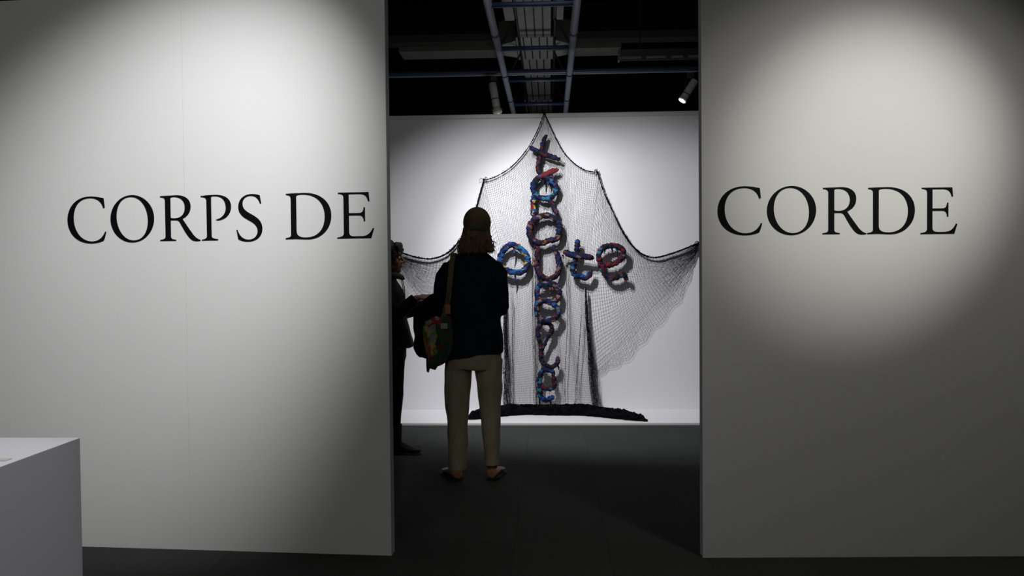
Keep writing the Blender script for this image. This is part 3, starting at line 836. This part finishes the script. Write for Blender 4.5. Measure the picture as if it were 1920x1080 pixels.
def wavy(p, q, amp, turns, r, side=None):
    p, q = Vector(p), Vector(q); d = (q-p); a = d.orthogonal().normalized(); b = d.normalized().cross(a); pts = []
    ph = random.uniform(0, 6.28)
    for i in range(9):
        t = i/8; an = ph+turns*6.28*t
        pts.append(p+d*t+(a*math.cos(an)+b*math.sin(an))*amp*min(1, t*2))
    return tube(pts, [r]*7+[r*.7, r*.3], 5)

# ---- visitor 1: seen from behind, cap, navy jacket, beige trousers
o1 = on_z(890, 897); K1 = 294.0
p1 = thing('person', 'person seen from behind in olive cap, navy jacket and beige trousers', 'person', (o1.x, o1.y, 0))
zc = 1.585
LSh, LEl, LWr = (-.160, .0, 1.335), (-.205, -.015, 1.06), (-.12, .21, 1.09)
RSh, REl, RWr = (.158, .0, 1.345), (.182, -.015, 1.085), (.02, .235, 1.10)
HX = .032
body = [([v+Vector((HX, 0, 0)) for v in V_], F_) for V_, F_ in head_parts(zc)]+[
    tube([(.008, -.012, 1.38), (HX, -.005, 1.52)], [.060, .056], 16),
    stack([(.80, 0, 0, .14, .09), (.90, 0, 0, .145, .092), (1.02, 0, 0, .125, .085), (1.2, 0, 0, .15, .09), (1.32, 0, 0, .155, .08), (1.40, 0, 0, .10, .06), (1.43, 0, 0, .05, .045)]),
    tube([(-.150, 0, 1.31), LEl], [.036, .036]), tube([LEl, LWr], [.038, .025]), tube([(.148, 0, 1.32), REl], [.036, .036]), tube([REl, RWr], [.038, .025]),
    tube([(-.085, 0, .86), (-.10, .01, .47), (-.105, 0, .07)], [.080, .050, .034]), tube([(.085, 0, .86), (.10, .01, .47), (.112, 0, .07)], [.080, .050, .034]),
    ell((-.112, .035, .045), (.032, .07, .03)), ell((.115, .035, .045), (.032, .07, .03))]
body += hand(LWr, (.35, .9, .1), (-.5, .2, .8), 1, .5)+hand(RWr, (-.8, .55, .15), (.3, .6, .6), -1, .5)
obj('body', fused(body, .0055, 3), M['skin'], p1, True)
face_details(p1, zc)
for ch in p1.children:
    if ch.name.split('.')[0] in ('eye', 'eyebrow', 'lips'): ch.location.x = HX
cuffL = Vector(LWr).lerp(Vector(LEl), .12); cuffR = Vector(RWr).lerp(Vector(REl), .12)
jk = [stack([(.785, 0, .0, .186, .125, .12), (.86, 0, 0, .188, .128, .06), (.98, 0, 0, .180, .122), (1.10, 0, -.004, .176, .120), (1.24, 0, -.008, .186, .118), (1.33, 0, -.006, .188, .105), (1.385, 0, -.004, .158, .088), (1.425, 0, -.004, .110, .074), (1.455, 0, -.004, .072, .066), (1.475, 0, -.004, .064, .060)]),
      tube([(-.135, 0, 1.345), (-.178, -.005, 1.29), (-.195, -.015, 1.18), LEl], [.062, .062, .058, .052]), tube([LEl, (-.175, .08, 1.065), cuffL], [.052, .050, .040]),
      tube([(.13, 0, 1.35), (.165, -.005, 1.30), (.176, -.012, 1.19), REl], [.062, .062, .056, .050]), tube([REl, (.12, .10, 1.085), cuffR], [.050, .048, .038])]
obj('jacket', fused(jk, .007, 5, .010, (7, 7, 5)), M['navycloth'], p1, True)
tr_ = [stack([(.705, 0, 0, .172, .112), (.73, 0, 0, .178, .118), (.80, 0, 0, .180, .122), (.90, 0, 0, .165, .110)]),
       tube([(-.095, 0, .76), (-.100, 0, .62), (-.107, 0, .47), (-.108, .0, .30), (-.105, -.004, .14), (-.103, -.006, .055)], [(.094, .094), (.083, .086), (.072, .076), (.064, .068), (.058, .064), (.058, .066)], 20, ref=(1, 0, 0), dome=False),
       tube([(.095, 0, .76), (.100, 0, .62), (.104, 0, .47), (.108, .0, .30), (.112, -.004, .16), (.113, -.006, .085)], [(.094, .094), (.080, .086), (.070, .076), (.060, .068), (.054, .062), (.053, .062)], 20, ref=(1, 0, 0), dome=False)]
obj('trousers', fused(tr_, .006, 3, .013, (9, 9, 4.5)), M['khaki'], p1, True)
shoe((-.098, -.075, 0), .42, .27, .095, .075, .05, 0, M['sole'], M['leather'], p1)
shoe((.112, -.055, 0), -.16, .27, .095, .075, .05, 0, M['sole'], M['leather'], p1)
# cap: smooth crown, rear strap, forward brim
cz = zc+.045
V, F = ell((0, -.006, cz), (.0885, .107, .100), nu=32, nv=20)
V = [Vector((v.x, v.y, max(v.z, cz-.052+.25*max(0, v.y)))) for v in V]
cp = obj('cap', (V, F), M['cap'], p1, True); cp.location.x = HX
obj('cap_strap', tube([(-.05, -.080, cz-.058), (-.03, -.096, cz-.046), (0, -.103, cz-.042), (.03, -.096, cz-.046), (.05, -.080, cz-.058)], [(.009, .004)]*5, 8, ref=(0, 0, 1)), M['capstrap'], cp, True)
obj('cap_button', ell((0, -.006, cz+.100), (.008, .008, .005), nu=10, nv=6), M['cap'], cp, True)
br = [Vector((math.sin(a)*.075*(1-.0), .075+math.cos(a)*(.085 if s else 0)*1.0, cz-.030-.02*abs(math.sin(a))-.012*s)) for s in (0, 1) for a in np.linspace(-1.45, 1.45, 13)]
bv, bf = [], []
for dz in (0, .003):
    bv += [v+Vector((0, 0, dz)) for v in br]
for i in range(12):
    bf += [(i, i+1, 14+i, 13+i), (26+i, 26+13+i, 26+14+i, 26+i+1), (13+i, 14+i, 40+i, 39+i)]
obj('cap_brim', (bv, bf), M['cap'], cp)
hs = [stack([(1.440, 0, -.028, .092, .070), (1.47, 0, -.024, .100, .074), (1.51, 0, -.018, .086, .078), (1.56, 0, -.012, .084, .084), (1.60, 0, -.008, .078, .088)])]
hv = fused(hs, .007, 5, .010, (30, 30, 14))
hv = ([Vector((v.x, min(v.y, .012+.2*abs(v.x)), v.z)) for v in hv[0]], hv[1])
parts = [hv]
for i in range(210):
    a = random.uniform(math.pi*.93, math.pi*2.07); z0 = random.uniform(1.50, 1.60)
    x0, y0 = math.cos(a)*.080, math.sin(a)*.082-.010
    fl = random.uniform(1.0, 1.50) if abs(math.cos(a)) > .5 else random.uniform(1.0, 1.25)
    x1 = x0*fl+random.uniform(-.015, .015); y1 = y0*random.uniform(.9, 1.15)-.01
    parts.append(wavy((x0, y0, z0), (x1, y1, random.uniform(1.425, 1.475)), random.uniform(.005, .012), random.uniform(1, 2.6), random.uniform(.003, .0055)))
for sx, z, dx_ in ((-1, 1.47, .035), (1, 1.50, .045), (1, 1.45, .04), (-1, 1.52, .03), (1, 1.475, .035)):
    parts.append(tube([(sx*.085, -.02, z), (sx*(.085+dx_*.6), -.03, z+.012), (sx*(.085+dx_), -.03, z-.002), (sx*(.082+dx_), -.03, z-.02)], [.004, .003, .0022, .001], 5))
obj('hair', join(*parts), M['hair_b'], p1, True).location.x = HX-.006

# ---- bag and dark coat on the visitor's left side
def loc1(px, py, yl):
    p = on_y(px, py, o1.y+yl); return Vector((p.x-o1.x, yl, p.z))
bag = thing('shoulder_bag', 'colourful printed cloth bag hanging at the standing visitor\'s left hip', 'bag', (o1.x, o1.y, 0))
outl = [(793, 614), (800, 603), (808, 597), (818, 592), (828, 596), (838, 591), (846, 592), (850, 620), (850, 650), (843, 668), (838, 678), (829, 684), (821, 687), (816, 694), (806, 691), (803.5, 699), (800, 697), (799, 686), (799, 664), (795, 640), (793, 625)]
def slab(outline, yc, th, bulge=.02):
    P = [loc1(p[0], p[1], yc) for p in outline]; c = sum(P, Vector())/len(P)
    V, F = [], []; n = len(P); lay = []
    for s, dy in ((1.0, 0), (.97, th*.5), (.75, th*.5+bulge*.6), (.4, th*.5+bulge)):
        lay.append((s, dy))
    order = [(s, -dy) for s, dy in reversed(lay)]+[(s, dy) for s, dy in lay[1:]]
    for s, dy in order:
        for p in P:
            q = c+(p-c)*s; V.append(Vector((q.x, yc+dy, q.z)))
    m = len(order)
    for i in range(m-1):
        for k in range(n): F.append((i*n+k, i*n+(k+1) % n, (i+1)*n+(k+1) % n, (i+1)*n+k))
    V.append(Vector((c.x, yc+order[0][1], c.z))); V.append(Vector((c.x, yc+order[-1][1], c.z)))
    for k in range(n):
        F.append((k, len(V)-2, (k+1) % n)); F.append(((m-1)*n+k, (m-1)*n+(k+1) % n, len(V)-1))
    F = [tuple(reversed(f)) for f in F]
    return V, F
bV, bF = slab(outl, -.125, .03, .018)
bV = [v+Vector((0, noise.noise(v*18)*.006, 0)) for v in bV]
bb = obj('bag_body', (bV, bF), M['bag'], bag)
me = bb.data; me.materials.append(M['bagred']); me.materials.append(M['bagdark'])
ztop = loc1(800, 612, -.1).z; zlow = loc1(800, 664, -.1).z; xmid = loc1(822, 640, -.1).x
for p in me.polygons:
    c = p.center
    if c.z > ztop and c.x < xmid+.01: p.material_index = 1
    elif c.z < zlow or c.x > xmid: p.material_index = 2
q = loc1(833, 611, -.17)
obj('cloth_tag', box(q.x-.022, q.x+.020, q.y-.002, q.y+.004, q.z-.018, q.z+.016, .001), M['cream'], bag)
q = loc1(801, 606, -.16)
obj('button', ell(q, (.013, .004, .015), nu=12, nv=6), mat('grey_button', (.28, .28, .28), .5), bag)
sp_ = [(-.185, .10, 1.06), (-.160, .115, 1.25), (-.128, .088, 1.37), (-.118, .03, 1.432), (-.118, -.035, 1.43), (-.122, -.095, 1.37), (-.128, -.135, 1.27), (-.140, -.145, 1.15), (-.162, -.150, 1.07), (-.178, -.140, 1.02)]
C = catmull(sp_, 6)
obj('strap', tube([Vector(p) for p in C], [(.0165, .0025)]*len(C), 8, ref=(1, .15, .1)), M['strap'], bag)
q = loc1(840, 580, -.155)
obj('strap_patch', box(q.x-.018, q.x+.016, q.y-.004, q.y+.003, q.z-.03, q.z+.03, .001), M['leather'], bag)

coat = thing('draped_coat', 'black coat folded over the arm behind the colourful bag', 'coat', (o1.x, o1.y, 0))
rings = []
for py, xl, xr, ry in ((671, 787, 800, .03), (664, 782, 806, .045), (650, 777.5, 812, .055), (630, 779, 828, .060), (610, 775.5, 832, .065), (590, 776, 834, .07), (572, 784, 834, .07), (560, 797, 832, .06), (551, 808, 828, .035)):
    a, b = loc1(xl, py, .04), loc1(xr, py, .04)
    rings.append((a.z, (a.x+b.x)/2, .04, abs(b.x-a.x)/2, ry))
obj('coat_cloth', fused([stack(rings), stack([(r[0], r[1]-.01, .10, r[3]*.8, r[4]*.8) for r in rings[2:-1]])], .006, 4, .012, (20, 20, 5)), M['blackcloth'], coat, True)

# ---- visitor 2: in profile at the left edge of the opening
o2 = on_z(735, 847); 
p2 = thing('person', 'curly haired person in profile wearing dark jacket with olive collar', 'person', (o2.x, o2.y, 0), -math.pi/2)
# local +y faces world +x ; local x+ is towards the camera
z2 = 1.418
NR, NE, NW = (.150, .0, 1.215), (.165, .035, .99), (.12, .225, 1.135)      # near (right) arm
FR, FE, FW = (-.150, .0, 1.215), (-.165, .03, .99), (-.05, .235, 1.10)
body = head_parts(z2, 0.0)+[
    tube([(0, -.03, 1.22), (0, -.012, 1.35)], [.052, .050], 16),
    stack([(.74, 0, 0, .14, .09), (.86, 0, 0, .135, .09), (1.0, 0, 0, .13, .085), (1.12, 0, 0, .13, .075), (1.19, 0, -.005, .10, .055), (1.24, 0, -.01, .05, .04)]),
    tube([(.140, 0, 1.19), NE], [.030, .030]), tube([NE, NW], [.034, .023]), tube([(-.140, 0, 1.19), FE], [.030, .030]), tube([FE, FW], [.034, .023]),
    tube([(.075, .03, .80), (.075, .045, .44), (.075, .035, .07)], [.075, .045, .032]), tube([(-.075, .0, .80), (-.075, -.02, .44), (-.075, -.045, .07)], [.075, .045, .032]),
    ell((.075, .085, .045), (.03, .08, .03)), ell((-.075, -.02, .045), (.03, .07, .03))]
body += hand(NW, (-.1, .95, .08), (.45, 0, .85), -1, .35, .88)+hand(FW, (.1, .95, .05), (-.4, 0, .85), 1, .45, .88)
obj('body', fused(body, .0050, 2), M['skin'], p2, True)
face_details(p2, z2)
jk = [stack([(.775, 0, .025, .185, .150), (.85, 0, .018, .175, .135), (.97, 0, .008, .155, .112), (1.08, 0, .006, .16, .108), (1.17, 0, .0, .168, .098), (1.225, 0, -.01, .14, .078), (1.262, 0, -.014, .085, .065), (1.285, 0, -.014, .068, .066)]),
      tube([(.12, 0, 1.21), (.155, 0, 1.16), (.168, .015, 1.08), NE], [.055, .058, .054, .052]), tube([NE, (.15, .11, 1.05), Vector(NW)-Vector((0, .02, .012))], [.054, .052, .046], dome=False),
      tube([(-.12, 0, 1.21), (-.155, 0, 1.16), (-.168, .015, 1.08), FE], [.055, .058, .054, .052]), tube([FE, (-.12, .12, 1.03), Vector(FW)-Vector((0, .02, .01))], [.054, .052, .044], dome=False)]
j2 = obj('jacket', fused(jk, .0065, 4, .008, (8, 8, 5)), M['blackcloth'], p2, True)
cl = []
for s in (-1, 1):
    cl.append(tube([(s*.066, -.060, 1.300), (s*.074, -.01, 1.300), (s*.055, .055, 1.292), (s*.028, .088, 1.280), (s*.030, .098, 1.262)], [(.024, .006), (.024, .006), (.022, .006), (.017, .006), (.010, .005)], 10, ref=(0, 0, 1)))
    cl.append(tube([(s*.028, .088, 1.27), (s*.030, .100, 1.21), (s*.028, .106, 1.15), (s*.028, .106, 1.08)], [(.010, .003), (.010, .003), (.008, .003), (.004, .002)], 8, ref=(1, 0, 0)))
obj('collar', join(*cl), M['olive'], j2, True)
tr_ = [stack([(.62, 0, .0, .13, .09), (.70, 0, .01, .155, .105), (.84, 0, .01, .15, .105)]),
       tube([(.078, .03, .76), (.078, .035, .60), (.078, .045, .43), (.078, .034, .30), (.078, .036, .16)], [.088, .076, .062, .053, .046], 18, dome=False),
       tube([(-.078, .0, .76), (-.078, -.01, .60), (-.078, -.02, .43), (-.078, -.04, .30), (-.078, -.055, .16)], [.088, .076, .060, .052, .046], 18, dome=False)]
obj('trousers', fused(tr_, .006, 4, .006, (10, 10, 5)), M['blackcloth'], p2, True)
shoe((.075, -.018, 0), 0, .245, .088, .10, .05, .22, M['sole'], M['boot'], p2, 'boot', .047)
shoe((-.075, -.115, 0), .12, .245, .088, .10, .05, .22, M['sole'], M['boot'], p2, 'boot', .047)
parts = [ell((0, -.022, z2+.035), (.090, .106, .100)), ell((0, -.050, z2-.035), (.094, .082, .090)), ell((0, .055, z2+.085), (.06, .042, .036))]
hv = fused(parts, .006, 3, .012, (28, 28, 28))
parts = [hv]
for i in range(520):
    th = random.uniform(0, math.pi*.80); a = random.uniform(0, 6.283)
    n_ = Vector((math.sin(th)*math.cos(a), math.sin(th)*math.sin(a), math.cos(th)))
    p = Vector((n_.x*.088, n_.y*.102-.020, n_.z*.098+z2+.030))
    if p.y > .045 and p.z < z2+.050: continue          # keep the face clear
    if p.y > .02 and p.z < z2+.0 : continue
    dr = Vector((n_.x*.35, n_.y*.35-.1, -.75 if n_.z < .75 else -.2)).normalized()
    q = p+dr*random.uniform(.025, .055)+n_*random.uniform(.001, .010 if n_.z < .5 else .003)
    if q.y > .07 and q.z < z2+.035: continue
    parts.append(wavy(p-n_*.006, q, random.uniform(.005, .010), random.uniform(1, 2.2), random.uniform(.003, .0055)))
for x in np.linspace(-.06, .06, 13):                     # fringe over the forehead
    parts.append(wavy((x, .062, z2+.095), (x*1.1, .108-abs(x)*.35, z2+random.uniform(.045, .065)), .006, 1.2, .0055))
obj('hair', join(*parts), M['hair_d'], p2, True)
